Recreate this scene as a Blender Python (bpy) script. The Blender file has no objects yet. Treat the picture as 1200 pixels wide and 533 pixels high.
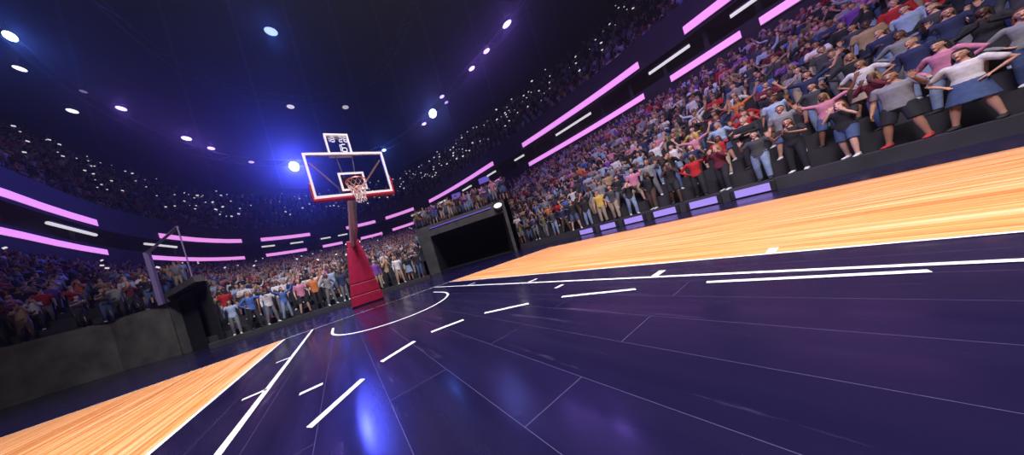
import bpy, bmesh, math, random
import numpy as np
from mathutils import Vector, Matrix
random.seed(7)
rng = np.random.RandomState(7)
S = bpy.context.scene
COL = S.collection
PI = math.pi

# ------------------------------------------------------------------ materials
def mat(name, col, rough=.6, metal=0., emit=None, strength=0., var=0., scale=8., spec=.5, coat=0.):
    m = bpy.data.materials.new(name); m.use_nodes = True
    nt = m.node_tree; b = nt.nodes['Principled BSDF']
    b.inputs['Base Color'].default_value = (*col, 1)
    b.inputs['Roughness'].default_value = rough
    b.inputs['Metallic'].default_value = metal
    b.inputs['Specular IOR Level'].default_value = spec
    b.inputs['Coat Weight'].default_value = coat
    if emit:
        b.inputs['Emission Color'].default_value = (*emit, 1)
        b.inputs['Emission Strength'].default_value = strength
    if var:
        tc = nt.nodes.new('ShaderNodeTexCoord'); n = nt.nodes.new('ShaderNodeTexNoise')
        n.inputs['Scale'].default_value = scale; n.inputs['Detail'].default_value = 4
        r = nt.nodes.new('ShaderNodeValToRGB')
        r.color_ramp.elements[0].position = .3; r.color_ramp.elements[1].position = .7
        r.color_ramp.elements[0].color = (*[c*(1-var) for c in col], 1)
        r.color_ramp.elements[1].color = (*[min(1, c*(1+var)) for c in col], 1)
        nt.links.new(tc.outputs['Object'], n.inputs['Vector'])
        nt.links.new(n.outputs['Fac'], r.inputs['Fac'])
        nt.links.new(r.outputs['Color'], b.inputs['Base Color'])
    return m

def nodes(m): return m.node_tree.nodes, m.node_tree.links, m.node_tree.nodes['Principled BSDF']

# purple painted court: lacquered boards with pale seams and scuffs
M_PURPLE = mat('purple_court_paint', (.012, .009, .042), .2, spec=.4)
def court_paint():
    N, L, b = nodes(M_PURPLE)
    g = N.new('ShaderNodeNewGeometry')
    mp = N.new('ShaderNodeMapping'); mp.inputs['Rotation'].default_value = (0, 0, PI/2)
    L.new(g.outputs['Position'], mp.inputs['Vector'])
    br = N.new('ShaderNodeTexBrick'); br.offset = .37
    br.inputs['Scale'].default_value = 1; br.inputs['Brick Width'].default_value = 1.9; br.inputs['Row Height'].default_value = .42
    br.inputs['Mortar Size'].default_value = .0014; br.inputs['Mortar Smooth'].default_value = .1
    br.inputs['Color1'].default_value = (.0085, .0065, .031, 1); br.inputs['Color2'].default_value = (.011, .008, .037, 1)
    br.inputs['Mortar'].default_value = (.09, .075, .16, 1)
    L.new(mp.outputs['Vector'], br.inputs['Vector'])
    # scuffs, drawn out along the boards
    m2 = N.new('ShaderNodeMapping'); m2.inputs['Scale'].default_value = (5, .55, 1)
    L.new(g.outputs['Position'], m2.inputs['Vector'])
    n1 = N.new('ShaderNodeTexNoise'); n1.inputs['Scale'].default_value = 1.3; n1.inputs['Detail'].default_value = 9; n1.inputs['Roughness'].default_value = .72
    L.new(m2.outputs['Vector'], n1.inputs['Vector'])
    r1 = N.new('ShaderNodeValToRGB'); r1.color_ramp.elements[0].position = .6; r1.color_ramp.elements[1].position = .86
    r1.color_ramp.elements[0].color = (0, 0, 0, 1); r1.color_ramp.elements[1].color = (.55, .55, .55, 1)
    L.new(n1.outputs['Fac'], r1.inputs['Fac'])
    mx = N.new('ShaderNodeMixRGB'); mx.inputs['Color2'].default_value = (.22, .19, .34, 1)
    L.new(r1.outputs['Color'], mx.inputs['Fac']); L.new(br.outputs['Color'], mx.inputs['Color1'])
    L.new(mx.outputs['Color'], b.inputs['Base Color'])
    n2 = N.new('ShaderNodeTexNoise'); n2.inputs['Scale'].default_value = .9; n2.inputs['Detail'].default_value = 6
    L.new(m2.outputs['Vector'], n2.inputs['Vector'])
    r2 = N.new('ShaderNodeMapRange'); r2.inputs['From Min'].default_value = .3; r2.inputs['From Max'].default_value = .75
    r2.inputs['To Min'].default_value = .11; r2.inputs['To Max'].default_value = .34
    L.new(n2.outputs['Fac'], r2.inputs['Value']); L.new(r2.outputs['Result'], b.inputs['Roughness'])
court_paint()

M_WOOD = mat('varnished_maple', (.8, .45, .2), .35, spec=.35)
def wood():
    N, L, b = nodes(M_WOOD)
    g = N.new('ShaderNodeNewGeometry')
    mp = N.new('ShaderNodeMapping'); mp.inputs['Rotation'].default_value = (0, 0, PI/2)
    L.new(g.outputs['Position'], mp.inputs['Vector'])
    br = N.new('ShaderNodeTexBrick'); br.offset = .43
    br.inputs['Scale'].default_value = 1; br.inputs['Brick Width'].default_value = 1.6; br.inputs['Row Height'].default_value = .075
    br.inputs['Mortar Size'].default_value = .0012
    br.inputs['Color1'].default_value = (.95, .47, .17, 1); br.inputs['Color2'].default_value = (.62, .19, .045, 1)
    br.inputs['Mortar'].default_value = (.35, .12, .03, 1)
    L.new(mp.outputs['Vector'], br.inputs['Vector'])
    m2 = N.new('ShaderNodeMapping'); m2.inputs['Scale'].default_value = (7, .16, 1)
    L.new(g.outputs['Position'], m2.inputs['Vector'])
    n1 = N.new('ShaderNodeTexNoise'); n1.inputs['Scale'].default_value = 2.2; n1.inputs['Detail'].default_value = 8; n1.inputs['Roughness'].default_value = .65
    L.new(m2.outputs['Vector'], n1.inputs['Vector'])
    r1 = N.new('ShaderNodeValToRGB')
    e = r1.color_ramp.elements
    e[0].position = .36; e[0].color = (.40, .085, .014, 1)
    e[1].position = .68; e[1].color = (1, .80, .55, 1)
    for ps, cc in ((.45, (.74, .25, .06, 1)), (.54, (.93, .48, .17, 1)), (.6, (1, .62, .32, 1))):
        x = e.new(ps); x.color = cc
    L.new(n1.outputs['Fac'], r1.inputs['Fac'])
    mx = N.new('ShaderNodeMixRGB'); mx.inputs['Fac'].default_value = .72
    L.new(br.outputs['Color'], mx.inputs['Color1']); L.new(r1.outputs['Color'], mx.inputs['Color2'])
    L.new(mx.outputs['Color'], b.inputs['Base Color'])
wood()

M_LINE = mat('white_court_paint', (.92, .92, .95), .3, var=.04, scale=30)
M_KERB = mat('black_kerb_paint', (.006, .005, .018), .6, var=.3, spec=.2)
M_CONC = mat('dark_concrete', (.13, .125, .11), .85, var=.35, scale=1.5)
M_PORT = mat('tunnel_concrete', (.065, .063, .06), .85, var=.35, scale=1.5)
M_TERR = mat('terrace_concrete', (.03, .028, .035), .9, var=.3, scale=1.2)
M_BLACK = mat('recess_shade', (.004, .004, .006), .95, var=.3)  # near-black colour carries the darkness inside tunnels and suite recess
M_DARK = mat('dark_cladding', (.012, .011, .02), .7, var=.3, scale=.7)
M_ROOF = mat('navy_roof_panel', (.010, .010, .032), .85, var=.3, scale=.15)
M_TRUSS = mat('truss_steel', (.035, .035, .06), .5, .4, var=.2)
M_PINK = mat('pink_led_tube', (.8, .4, .8), .4, emit=(.82, .29, .80), strength=1.05)
M_TUBE = mat('white_led_tube', (.8, .8, .8), .4, emit=(.85, .82, .80), strength=.8)
M_CASE = mat('black_light_casing', (.02, .02, .025), .5, .2, var=.2)
M_SCREEN = mat('blue_screen', (.05, .04, .2), .3, emit=(.16, .11, .62), strength=.8)
M_LEDP = mat('violet_led_panel', (.2, .15, .4), .3, emit=(.42, .30, .95), strength=.6)
M_FLECK = mat('fleck_glow', (.5, .5, .5), .4, emit=(.9, .85, .95), strength=.85)
M_RED = mat('crimson_vinyl', (.32, .008, .045), .38, var=.18, scale=5)
M_REDB = mat('red_rim_pad', (.36, .008, .035), .4, var=.1)
M_RIM = mat('orange_rim_steel', (.8, .26, .18), .35, .3, var=.05)
M_NET = mat('white_net_cord', (.9, .78, .8), .8, var=.04)
M_FRAME = mat('white_frame_paint', (.92, .92, .95), .35, var=.02)
M_STEEL = mat('brushed_steel', (.55, .50, .55), .3, .8, var=.1)
M_ARM = mat('maroon_arm_paint', (.10, .012, .035), .4, var=.15)
M_ROSE = mat('rose_steel', (.62, .46, .56), .45, .1, var=.1)
M_DIGIT = mat('clock_segment', (.7, .7, .8), .4, emit=(.75, .75, .9), strength=.75)

M_GLASS = bpy.data.materials.new('clear_glass'); M_GLASS.use_nodes = True
def glass():
    nt = M_GLASS.node_tree; nt.nodes.clear()
    o = nt.nodes.new('ShaderNodeOutputMaterial'); mx = nt.nodes.new('ShaderNodeMixShader')
    t = nt.nodes.new('ShaderNodeBsdfTransparent'); t.inputs[0].default_value = (.95, .95, .98, 1)
    g = nt.nodes.new('ShaderNodeBsdfGlossy'); g.inputs['Roughness'].default_value = .05
    f = nt.nodes.new('ShaderNodeFresnel'); f.inputs[0].default_value = 1.35
    n = nt.nodes.new('ShaderNodeTexNoise'); n.inputs['Scale'].default_value = 3
    r = nt.nodes.new('ShaderNodeMapRange'); r.inputs['To Min'].default_value = .02; r.inputs['To Max'].default_value = .08
    nt.links.new(n.outputs['Fac'], r.inputs['Value']); nt.links.new(r.outputs['Result'], g.inputs['Roughness'])
    nt.links.new(f.outputs[0], mx.inputs[0]); nt.links.new(t.outputs[0], mx.inputs[1]); nt.links.new(g.outputs[0], mx.inputs[2])
    nt.links.new(mx.outputs[0], o.inputs[0])
glass()

def skin_mat(name, col):
    m = mat(name, col, .55)
    N, L, b = nodes(m)
    a = N.new('ShaderNodeAttribute'); a.attribute_name = 'feature'
    mx = N.new('ShaderNodeMixRGB'); mx.blend_type = 'MULTIPLY'; mx.inputs['Fac'].default_value = 1
    mx.inputs['Color1'].default_value = (*col, 1)
    L.new(a.outputs['Color'], mx.inputs['Color2']); L.new(mx.outputs['Color'], b.inputs['Base Color'])
    return m
SKIN = [skin_mat('skin_' + n, c) for n, c in (('pale', (.62, .36, .27)), ('light', (.52, .28, .19)), ('tan', (.40, .2, .12)), ('brown', (.2, .09, .05)), ('deep', (.1, .045, .028)))]
SKINC = [(.62, .36, .27), (.52, .28, .19), (.40, .2, .12), (.2, .09, .05), (.1, .045, .028)]
def fab(n, c): return (n, mat(n.replace(' ', '_') + '_fabric', c, .85, var=.16, scale=14), c)
SHIRTS = [fab('red', (.42, .012, .015)), fab('white', (.62, .6, .62)), fab('grey', (.22, .22, .24)), fab('black', (.012, .012, .015)),
          fab('navy', (.018, .025, .085)), fab('pink', (.55, .2, .3)), fab('tan', (.36, .24, .14)), fab('blue', (.06, .13, .4)),
          fab('purple', (.16, .05, .3)), fab('olive', (.12, .12, .05)), fab('maroon', (.14, .012, .03)), fab('light blue', (.32, .42, .58)),
          fab('yellow', (.6, .42, .08)), fab('charcoal', (.05, .05, .06)), fab('orange', (.55, .16, .04))]
SHIRT_W = np.array([5, 10, 11, 20, 10, 5, 6, 3, 5, 3, 5, 6, 2, 18, 2], float); SHIRT_W /= SHIRT_W.sum()
PANTS = [fab('dark', (.015, .015, .02)), fab('blue', (.05, .085, .19)), fab('grey', (.15, .15, .16)), fab('beige', (.36, .28, .19)), fab('brown', (.08, .045, .03)), fab('pale blue', (.2, .27, .4))]
PANT_W = np.array([10, 8, 5, 3, 3, 3], float); PANT_W /= PANT_W.sum()
HAIRS = [fab('black hair', (.008, .007, .007)), fab('brown hair', (.045, .022, .012)), fab('fair hair', (.3, .19, .08)), fab('grey hair', (.25, .25, .25)), fab('auburn hair', (.12, .035, .015))]
HAIR_W = np.array([9, 9, 4, 2, 2], float); HAIR_W /= HAIR_W.sum()
SHOES = [fab('white shoe', (.6, .6, .6)), fab('black shoe', (.02, .02, .02)), fab('red shoe', (.4, .03, .03))]

# ------------------------------------------------------------------ mesh helpers
class MB:
    def __init__(s): s.v = []; s.f = []
    def add(s, vs, fs):
        b = len(s.v); s.v += [tuple(v) for v in vs]; s.f += [tuple(b+i for i in f) for f in fs]; return s
    def quad(s, a, b, c, d): return s.add([a, b, c, d], [(0, 1, 2, 3)])
    def box(s, c, d, rot=None):
        x, y, z = [k/2 for k in d]
        vs = [Vector((i*x, j*y, k*z)) for i in (-1, 1) for j in (-1, 1) for k in (-1, 1)]
        if rot: vs = [rot @ v for v in vs]
        c = Vector(c)
        return s.add([c+v for v in vs], [(0, 1, 3, 2), (4, 6, 7, 5), (0, 4, 5, 1), (2, 3, 7, 6), (0, 2, 6, 4), (1, 5, 7, 3)])
    def bar(s, a, b, w, h, up=(0, 0, 1)):
        a, b = Vector(a), Vector(b); y = (b-a); l = y.length; y.normalize()
        x = y.cross(Vector(up)).normalized(); z = x.cross(y)
        R = Matrix((x, y, z)).transposed()
        return s.box((a+b)/2, (w, l, h), R)
    def sweep(s, pts, rad, n=10, ref=(1, 0, 0), caps=True, closed=False):
        P = [Vector(p) for p in pts]; m = len(P)
        R = [(r, r) if not isinstance(r, (tuple, list)) else r for r in (rad if isinstance(rad, (list, tuple)) else [rad]*m)]
        ref = Vector(ref); vs = []; fs = []
        for i in range(m):
            if closed: t = P[(i+1) % m]-P[i-1]
            else: t = P[min(i+1, m-1)]-P[max(i-1, 0)]
            t.normalize()
            x = ref - t*ref.dot(t)
            if x.length < 1e-4: x = t.orthogonal()
            x.normalize(); y = t.cross(x)
            for k in range(n):
                a = 2*PI*k/n
                vs.append(P[i]+x*(R[i][0]*math.cos(a))+y*(R[i][1]*math.sin(a)))
        for i in range(m if closed else m-1):
            j = (i+1) % m
            for k in range(n):
                fs.append((i*n+k, i*n+(k+1) % n, j*n+(k+1) % n, j*n+k))
        if caps and not closed:
            fs.append(tuple(range(n-1, -1, -1))); fs.append(tuple(range((m-1)*n, m*n)))
        return s.add(vs, fs)
    def limb(s, pts, rad, n=10, ref=(1, 0, 0)):   # rounded ends
        P = [Vector(p) for p in pts]; R = [(r, r) if not isinstance(r, (tuple, list)) else r for r in rad]
        t0 = (P[0]-P[1]).normalized(); t1 = (P[-1]-P[-2]).normalized()
        def e(p, t, r):
            k = min(r)
            return [(p+t*k*.95, (r[0]*.3, r[1]*.3)), (p+t*k*.7, (r[0]*.72, r[1]*.72)), (p+t*k*.35, (r[0]*.93, r[1]*.93))]
        A = e(P[0], t0, R[0]); B = e(P[-1], t1, R[-1])[::-1]
        return s.sweep([a[0] for a in A]+P+[b[0] for b in B], [a[1] for a in A]+R+[b[1] for b in B], n, ref)
    def ball(s, c, r, nu=16, nv=10, fn=None):
        vs = []; fs = []; c = Vector(c)
        vs.append(Vector((0, 0, -1)))
        for j in range(1, nv):
            t = PI*j/nv
            for i in range(nu):
                p = 2*PI*i/nu; vs.append(Vector((math.sin(t)*math.cos(p), math.sin(t)*math.sin(p), -math.cos(t))))
        vs.append(Vector((0, 0, 1)))
        for i in range(nu): fs.append((0, 1+(i+1) % nu, 1+i))
        for j in range(nv-2):
            for i in range(nu):
                a = 1+j*nu; fs.append((a+i, a+(i+1) % nu, a+nu+(i+1) % nu, a+nu+i))
        a = 1+(nv-2)*nu
        for i in range(nu): fs.append((a+i, a+(i+1) % nu, len(vs)-1))
        q = []
        for v in vs:
            w = Vector((v.x*r[0], v.y*r[1], v.z*r[2]))
            if fn: w = fn(v, w)
            q.append(c+w)
        return s.add(q, fs)
    def mesh(s, name):
        me = bpy.data.meshes.new(name); me.from_pydata([tuple(v) for v in s.v], [], s.f); me.update(); return me

def link(name, me, m=None, parent=None, smooth=False):
    o = bpy.data.objects.new(name, me); COL.objects.link(o)
    if m is not None and not me.materials: me.materials.append(m)
    if parent is not None: o.parent = parent
    if smooth: me.polygons.foreach_set('use_smooth', [True]*len(me.polygons))
    return o
def build(mb, name, m, parent=None, smooth=False): return link(name, mb.mesh(name), m, parent, smooth)
def bevel(o, w, seg=2):
    b = o.modifiers.new('bevel', 'BEVEL'); b.width = w; b.segments = seg; b.limit_method = 'ANGLE'
    return o
def tag(o, label=None, cat=None, group=None, kind=None):
    if label: o['label'] = label
    if cat: o['category'] = cat
    if group: o['group'] = group
    if kind: o['kind'] = kind
    return o
def empty(name, loc, rz=0.):
    o = bpy.data.objects.new(name, None); COL.objects.link(o); o.location = loc; o.rotation_euler = (0, 0, rz)
    o.empty_display_size = .2
    return o
def struct(mb, name, m, smooth=False):
    o = build(mb, name, m, None, smooth); o['kind'] = 'structure'; return o
ORD = ['zeroth', 'first', 'second', 'third', 'fourth', 'fifth', 'sixth', 'seventh', 'eighth', 'ninth', 'tenth', 'eleventh', 'twelfth', 'thirteenth', 'fourteenth', 'fifteenth', 'sixteenth', 'seventeenth', 'eighteenth', 'nineteenth', 'twentieth']
def ordn(i):
    if i < len(ORD): return ORD[i]
    suf = 'th' if 10 <= i % 100 <= 20 else {1: 'st', 2: 'nd', 3: 'rd'}.get(i % 10, 'th')
    return f'{i}{suf}'

# ------------------------------------------------------------------ camera
CAM = Vector((-.9271, -6.386, .7458)); YAW, PITCH, ROLL, FPX, SX, SY = .4532, -.0078, -.2835, 240.9766, -86.617, 43.84
fw = Vector((math.sin(YAW)*math.cos(PITCH), math.cos(YAW)*math.cos(PITCH), math.sin(PITCH)))
r0 = Vector((math.cos(YAW), -math.sin(YAW), 0)); u0 = r0.cross(fw)
cr = math.cos(ROLL)*r0+math.sin(ROLL)*u0; cu = -math.sin(ROLL)*r0+math.cos(ROLL)*u0
cam = bpy.data.cameras.new('camera'); camo = bpy.data.objects.new('camera', cam); COL.objects.link(camo)
M = Matrix((cr, cu, -fw)).transposed().to_4x4(); M.translation = CAM; camo.matrix_world = M
cam.sensor_fit = 'HORIZONTAL'; cam.sensor_width = 36; cam.lens = FPX/1200*36
cam.shift_x = -SX/1200; cam.shift_y = SY/1200; cam.clip_start = .02; cam.clip_end = 400
S.camera = camo
def project(p):
    d = Vector(p)-CAM; w = d.dot(fw)
    if w < .05: return None
    return 600+SX+FPX*d.dot(cr)/w, 266.5+SY-FPX*d.dot(cu)/w, w

# ------------------------------------------------------------------ plan of the bowl
O = Vector((CAM.x, CAM.y))        # an inner point of the court from which plan angles are counted
def catmull(P, k=10):
    out = []
    for i in range(len(P)-1):
        a = Vector(P[max(i-1, 0)]); b = Vector(P[i]); c = Vector(P[i+1]); d = Vector(P[min(i+2, len(P)-1)])
        for j in range(k):
            t = j/k
            out.append(.5*((2*b)+(c-a)*t+(2*a-5*b+4*c-d)*t*t+(3*b-a-3*c+d)*t**3))
    out.append(Vector(P[-1])); return out
RING = catmull([(-19.4, -32), (-19.4, -12), (-19.4, 6), (-19.5, 17), (-20, 22.5), (-20, 27), (-19.2, 31.2), (-17.3, 35.6), (-14.2, 39.3), (-10.3, 41.2), (-4.5, 42.6), (2, 42.7), (8.5, 41.6), (13.2, 39.2), (18, 35.6), (21, 31.2), (23.8, 25), (26, 18.3), (27.8, 13.6), (29.5, 6.4), (30.1, 1.3), (30.2, -4), (30.2, -14), (30.2, -32), (30.2, -60)])
def hit(poly, phi):
    d = Vector((math.sin(phi), math.cos(phi))); best = None
    for a, b in zip(poly, poly[1:]):
        a = Vector(a)-O; b = Vector(b)-O; e = b-a
        den = d.x*e.y-d.y*e.x
        if abs(den) < 1e-9: continue
        t = (a.x*e.y-a.y*e.x)/den; s = (a.x*d.y-a.y*d.x)/den
        if t > 0 and -1e-6 <= s <= 1+1e-6 and (best is None or t < best): best = t
    return O+d*best
def ring(phi): return hit(RING, phi)
def out(phi, k):                  # k metres further out from the ring
    p = ring(phi); d = (p-O).normalized(); return p+d*k
END_Y = 5.0; PHI_L, PHI_R, PHI_T = -.415, .400, .843
F_END = [(-30, END_Y), (30, END_Y)]
F_RIGHT = [(11.2, 60), (11.2, -60)]
F_CORN = [(5.2, 9.67), (11.0, 4.6), (12, 3.73)]
F_LEFT = [(-15.8, -60), (-15.8, 2), (-15.3, 7.5), (-13.8, 9.8), (-11, 9.6), (-8.2, 8), (-5.9, 5.2), (-5.5, 4.9)]
def fcurve(poly): return lambda p: hit(poly, p)
def V3(p, z): return Vector((p.x, p.y, z))
def lin(a, b, n): return [a+(b-a)*i/n for i in range(n+1)]

TOP_LOW = 8.7
STANDS = {}
def stand(name, p0, p1, F, B, h0, h1, n, cols, front=True):
    ph = lin(p0, p1, cols); mb = MB()
    A = [F(p) for p in ph]; Z = [B(p) for p in ph]
    lv = [h0+(h1-h0)*i/(n-1) for i in range(n)]
    for c in range(cols):
        if front: mb.quad(V3(A[c], 0), V3(A[c+1], 0), V3(A[c+1], h0), V3(A[c], h0))
        for i in range(n):
            s0, s1 = i/n, (i+1)/n
            q = [V3(A[c].lerp(Z[c], s0), lv[i]), V3(A[c+1].lerp(Z[c+1], s0), lv[i]), V3(A[c+1].lerp(Z[c+1], s1), lv[i]), V3(A[c].lerp(Z[c], s1), lv[i])]
            mb.quad(*q)
            if i < n-1: mb.quad(q[3], q[2], V3(q[2].xy, lv[i+1]), V3(q[3].xy, lv[i+1]))
    for c in (0, cols):
        for i in range(n):
            a = A[c].lerp(Z[c], i/n); b = A[c].lerp(Z[c], (i+1)/n)
            mb.quad(V3(a, 0), V3(b, 0), V3(b, lv[i]), V3(a, lv[i]))
    o = struct(mb, name, M_TERR)
    STANDS[name] = (p0, p1, F, B, lv, n)
    return o

# ------------------------------------------------------------------ the floor and its markings
struct(MB().quad((-70, -45, 0), (80, -45, 0), (80, 90, 0), (-70, 90, 0)), 'floor', M_PURPLE)
struct(MB().quad((2.44, -16, .002), (8.02, -16, .002), (8.02, .03, .002), (2.44, .03, .002)), 'floor_wood_panel', M_WOOD)
struct(MB().quad((-7.9, -16, .002), (-2.44, -16, .002), (-2.44, .03, .002), (-7.9, .03, .002)), 'floor_wood_panel', M_WOOD)
def strip(a, b, w, z=.004):
    a, b = Vector(a), Vector(b); d = (b-a).normalized(); n = Vector((-d.y, d.x))*w/2
    struct(MB().quad(V3(a-n, z), V3(b-n, z), V3(b+n, z), V3(a+n, z)), 'court_line', M_LINE)
def arc(c, r, a0, a1, w, n=24, extra=0, z=.004):
    pts = [Vector((c[0]+r*math.cos(a), c[1]+r*math.sin(a))) for a in lin(a0, a1, n)]
    mb = MB()
    def band(P):
        L = []
        for i, p in enumerate(P):
            t = (P[min(i+1, len(P)-1)]-P[max(i-1, 0)]).normalized(); L.append((p-Vector((-t.y, t.x))*w/2, p+Vector((-t.y, t.x))*w/2))
        for (a, b), (c2, d) in zip(L, L[1:]): mb.quad(V3(a, z), V3(c2, z), V3(d, z), V3(b, z))
    if extra: pts = [pts[0]+Vector((0, extra))]+pts+[pts[-1]+Vector((0, extra))]
    band(pts)
    struct(mb, 'court_line', M_LINE)
strip((-7.9, .03), (-2.44, .03), .03); strip((-2.44, .03), (2.44, .03), .035); strip((2.44, .03), (7.45, .03), .03)
strip((7.45, .03), (7.45, -16), .028)
for s in (-1, 1):
    strip((s*1.83, 0), (s*1.83, -16), .055)
    strip((s*2.44, 0), (s*2.44, -16), .045)
for x0, x1, y in ((-2.03, -1.83, -2.48), (-2.03, -1.83, -3.63), (1.83, 2.08, -2.0), (1.83, 2.08, -3.85), (1.83, 2.08, -5.42), (-2.03, -1.83, -5.3), (2.44, 2.68, -6.0), (-1.46, -1.28, -4.18), (1.5, 1.66, -4.58)):
    strip((x0, y), (x1, y), .05)
arc((0, -1.575), 1.3, PI, 2*PI, .05, 36, .55)
for a, b in (((-1.31, -4.81), (-.96, -4.49)), ((-.77, -4.31), (-.38, -4.17)), ((-.15, -4.12), (.26, -4.2)), ((.51, -4.3), (.91, -4.63)), ((1.17, -4.87), (1.43, -5.42)), ((1.6, -5.8), (1.70, -6.5))):
    strip(a, b, .055)

# ------------------------------------------------------------------ the stands
stand('terrace_end', PHI_L, PHI_R, fcurve(F_END), ring, .2, TOP_LOW, 34, 26)
stand('terrace_right', PHI_T, 2.35, fcurve(F_RIGHT), ring, .36, TOP_LOW, 18, 40)
stand('terrace_corner', PHI_R, PHI_T, fcurve(F_CORN), ring, 3.9, TOP_LOW, 20, 12, False)
stand('terrace_left', -1.95, PHI_L, fcurve(F_LEFT), ring, 2.5, 8.2, 15, 36, False)
UP0, UP1 = -1.95, 2.3
stand('terrace_upper', UP0, UP1, lambda p: out(p, 1.0), lambda p: out(p, 15), 15.6, 27.5, 14, 70, False)

# concrete front of the left stand and the two tunnels
def wall_run(poly, h, t, name, m):
    mb = MB()
    P = [Vector(p) for p in poly]; n = len(P)
    off = []
    for i in range(n):
        d = (P[min(i+1, n-1)]-P[max(i-1, 0)]).normalized(); off.append(P[i]+Vector((-d.y, d.x))*t)
    for i in range(n-1):
        mb.quad(V3(P[i], 0), V3(P[i+1], 0), V3(P[i+1], h), V3(P[i], h))
        mb.quad(V3(P[i], h), V3(P[i+1], h), V3(off[i+1], h), V3(off[i], h))
        mb.quad(V3(off[i], 0), V3(off[i+1], 0), V3(off[i+1], h), V3(off[i], h))
    struct(mb, name, m)
wall_run(F_LEFT[1:6], 2.5, .25, 'wall_left', M_CONC)
wall_run([(-15.8, -30), (-15.8, 2)], 2.5, .25, 'wall_left', M_CONC)
def portal(p0, p1, h, f0, f1, ho, name, depth=5):
    a, b = Vector(p0), Vector(p1); d = b-a; n = Vector((-d.y, d.x)).normalized()
    q = lambda f, k=0: a+d*f+n*k
    mb = MB()
    def slab(f0_, f1_, z0, z1, t=.3):
        vs = [V3(q(f0_), z0), V3(q(f1_), z0), V3(q(f1_, t), z0), V3(q(f0_, t), z0)]; vs += [Vector((v.x, v.y, z1)) for v in vs]
        mb.add(vs, [(0, 1, 5, 4), (1, 2, 6, 5), (2, 3, 7, 6), (3, 0, 4, 7), (4, 5, 6, 7), (3, 2, 1, 0)])
    if f0 > 0: slab(0, f0, 0, h)
    if f1 < 1: slab(f1, 1, 0, h)
    slab(f0, f1, ho, h)
    struct(mb, 'wall_' + name, M_PORT)
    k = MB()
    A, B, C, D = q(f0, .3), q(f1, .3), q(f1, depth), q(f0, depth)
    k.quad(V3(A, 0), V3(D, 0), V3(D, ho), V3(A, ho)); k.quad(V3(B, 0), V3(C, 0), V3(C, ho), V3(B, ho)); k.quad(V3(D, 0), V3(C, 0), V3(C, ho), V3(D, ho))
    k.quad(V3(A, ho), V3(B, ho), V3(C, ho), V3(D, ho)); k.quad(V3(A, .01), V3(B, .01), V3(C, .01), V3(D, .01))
    struct(k, 'wall_tunnel_' + name, M_BLACK)  # black lining puts the tunnel's darkness into its colour
    return q
qr = portal((5.68, 9.25), (11.0, 4.6), 3.9, .138, .97, 3.0, 'right', 4)
ql = portal((-8.2, 8.0), (-5.9, 5.2), 3.0, .04, 1, 2.75, 'back', .36)
wall_run([(3.95, 5.05), (5.7, 9.2)], 1.1, .2, 'wall_front', M_CONC)

# ring wall with the suite level between the two ribbon lights
def band(name, k0, z0, k1, z1, m, p0=UP0, p1=UP1, n=110):
    mb = MB(); ph = lin(p0, p1, n)
    for a, b in zip(ph, ph[1:]): mb.quad(V3(out(a, k0), z0), V3(out(b, k0), z0), V3(out(b, k1), z1), V3(out(a, k1), z1))
    return struct(mb, name, m, True)
band('trim_lower_fascia', .05, TOP_LOW-1.5, .05, 11.6, M_DARK)
band('trim_suite_sill', .05, 11.6, 2.2, 11.6, M_DARK)
band('trim_suite_back', 2.2, 11.6, 2.2, 13.4, M_BLACK)
band('trim_suite_soffit', .05, 13.4, 2.2, 13.4, M_DARK)
band('trim_upper_fascia', .05, 13.4, .05, 16.2, M_DARK)
band('trim_parapet', .05, 16.2, 1.0, 16.2, M_DARK)
band('wall_back', 15.8, 14, 15.8, 36, M_DARK)
def roof():
    mb = MB(); ph = lin(UP0, UP1, 110); k = 0
    for a, b in zip(ph, ph[1:]):
        for s0, s1, z0, z1 in ((0, .35, 38, 37), (.35, .7, 37, 34.5), (.7, 1, 34.5, 31)):
            q = lambda p, s: O.lerp(out(p, 15.5), s)
            mb.quad(V3(q(a, s0), z0), V3(q(b, s0), z0), V3(q(b, s1), z1), V3(q(a, s1), z1))
    struct(mb, 'ceiling', M_ROOF, True)
roof()
# suite partitions
for i, p in enumerate(lin(-.8, 1.75, 34)):
    a, b = out(p, .9), out(p, 2.2)
    struct(MB().bar(V3(a, 12.5), V3(b, 12.5), .25, 1.8), 'trim_suite_partition', M_DARK)
# roof steel: ring trusses and radial beams
def ringtube(k, z, r, name, p0=-1.4, p1=1.95):
    P = [V3(out(p, k), z) for p in lin(p0, p1, 80)]
    mb = MB()
    mb.sweep(P, r, 6, (0, 0, 1)); mb.sweep([v+Vector((0, 0, 1.3)) for v in P], r, 6, (0, 0, 1))
    for i in range(80):
        mb.sweep([P[i], P[i+1]+Vector((0, 0, 1.3))] if i % 2 else [P[i]+Vector((0, 0, 1.3)), P[i+1]], r*.6, 5, (1, .3, 0))
    o = struct(mb, name, M_TRUSS); return o
ringtube(-1.0, 28.0, .13, 'trim_lighting_truss')
ringtube(-13.0, 31.7, .11, 'trim_inner_truss')
for p in lin(-1.3, 1.9, 16):
    a, b = O.lerp(out(p, 15), .3), out(p, 14)
    struct(MB().bar(V3(a, 36.6), V3(b, 31.0), .35, .8), 'trim_roof_beam', M_TRUSS)

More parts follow.
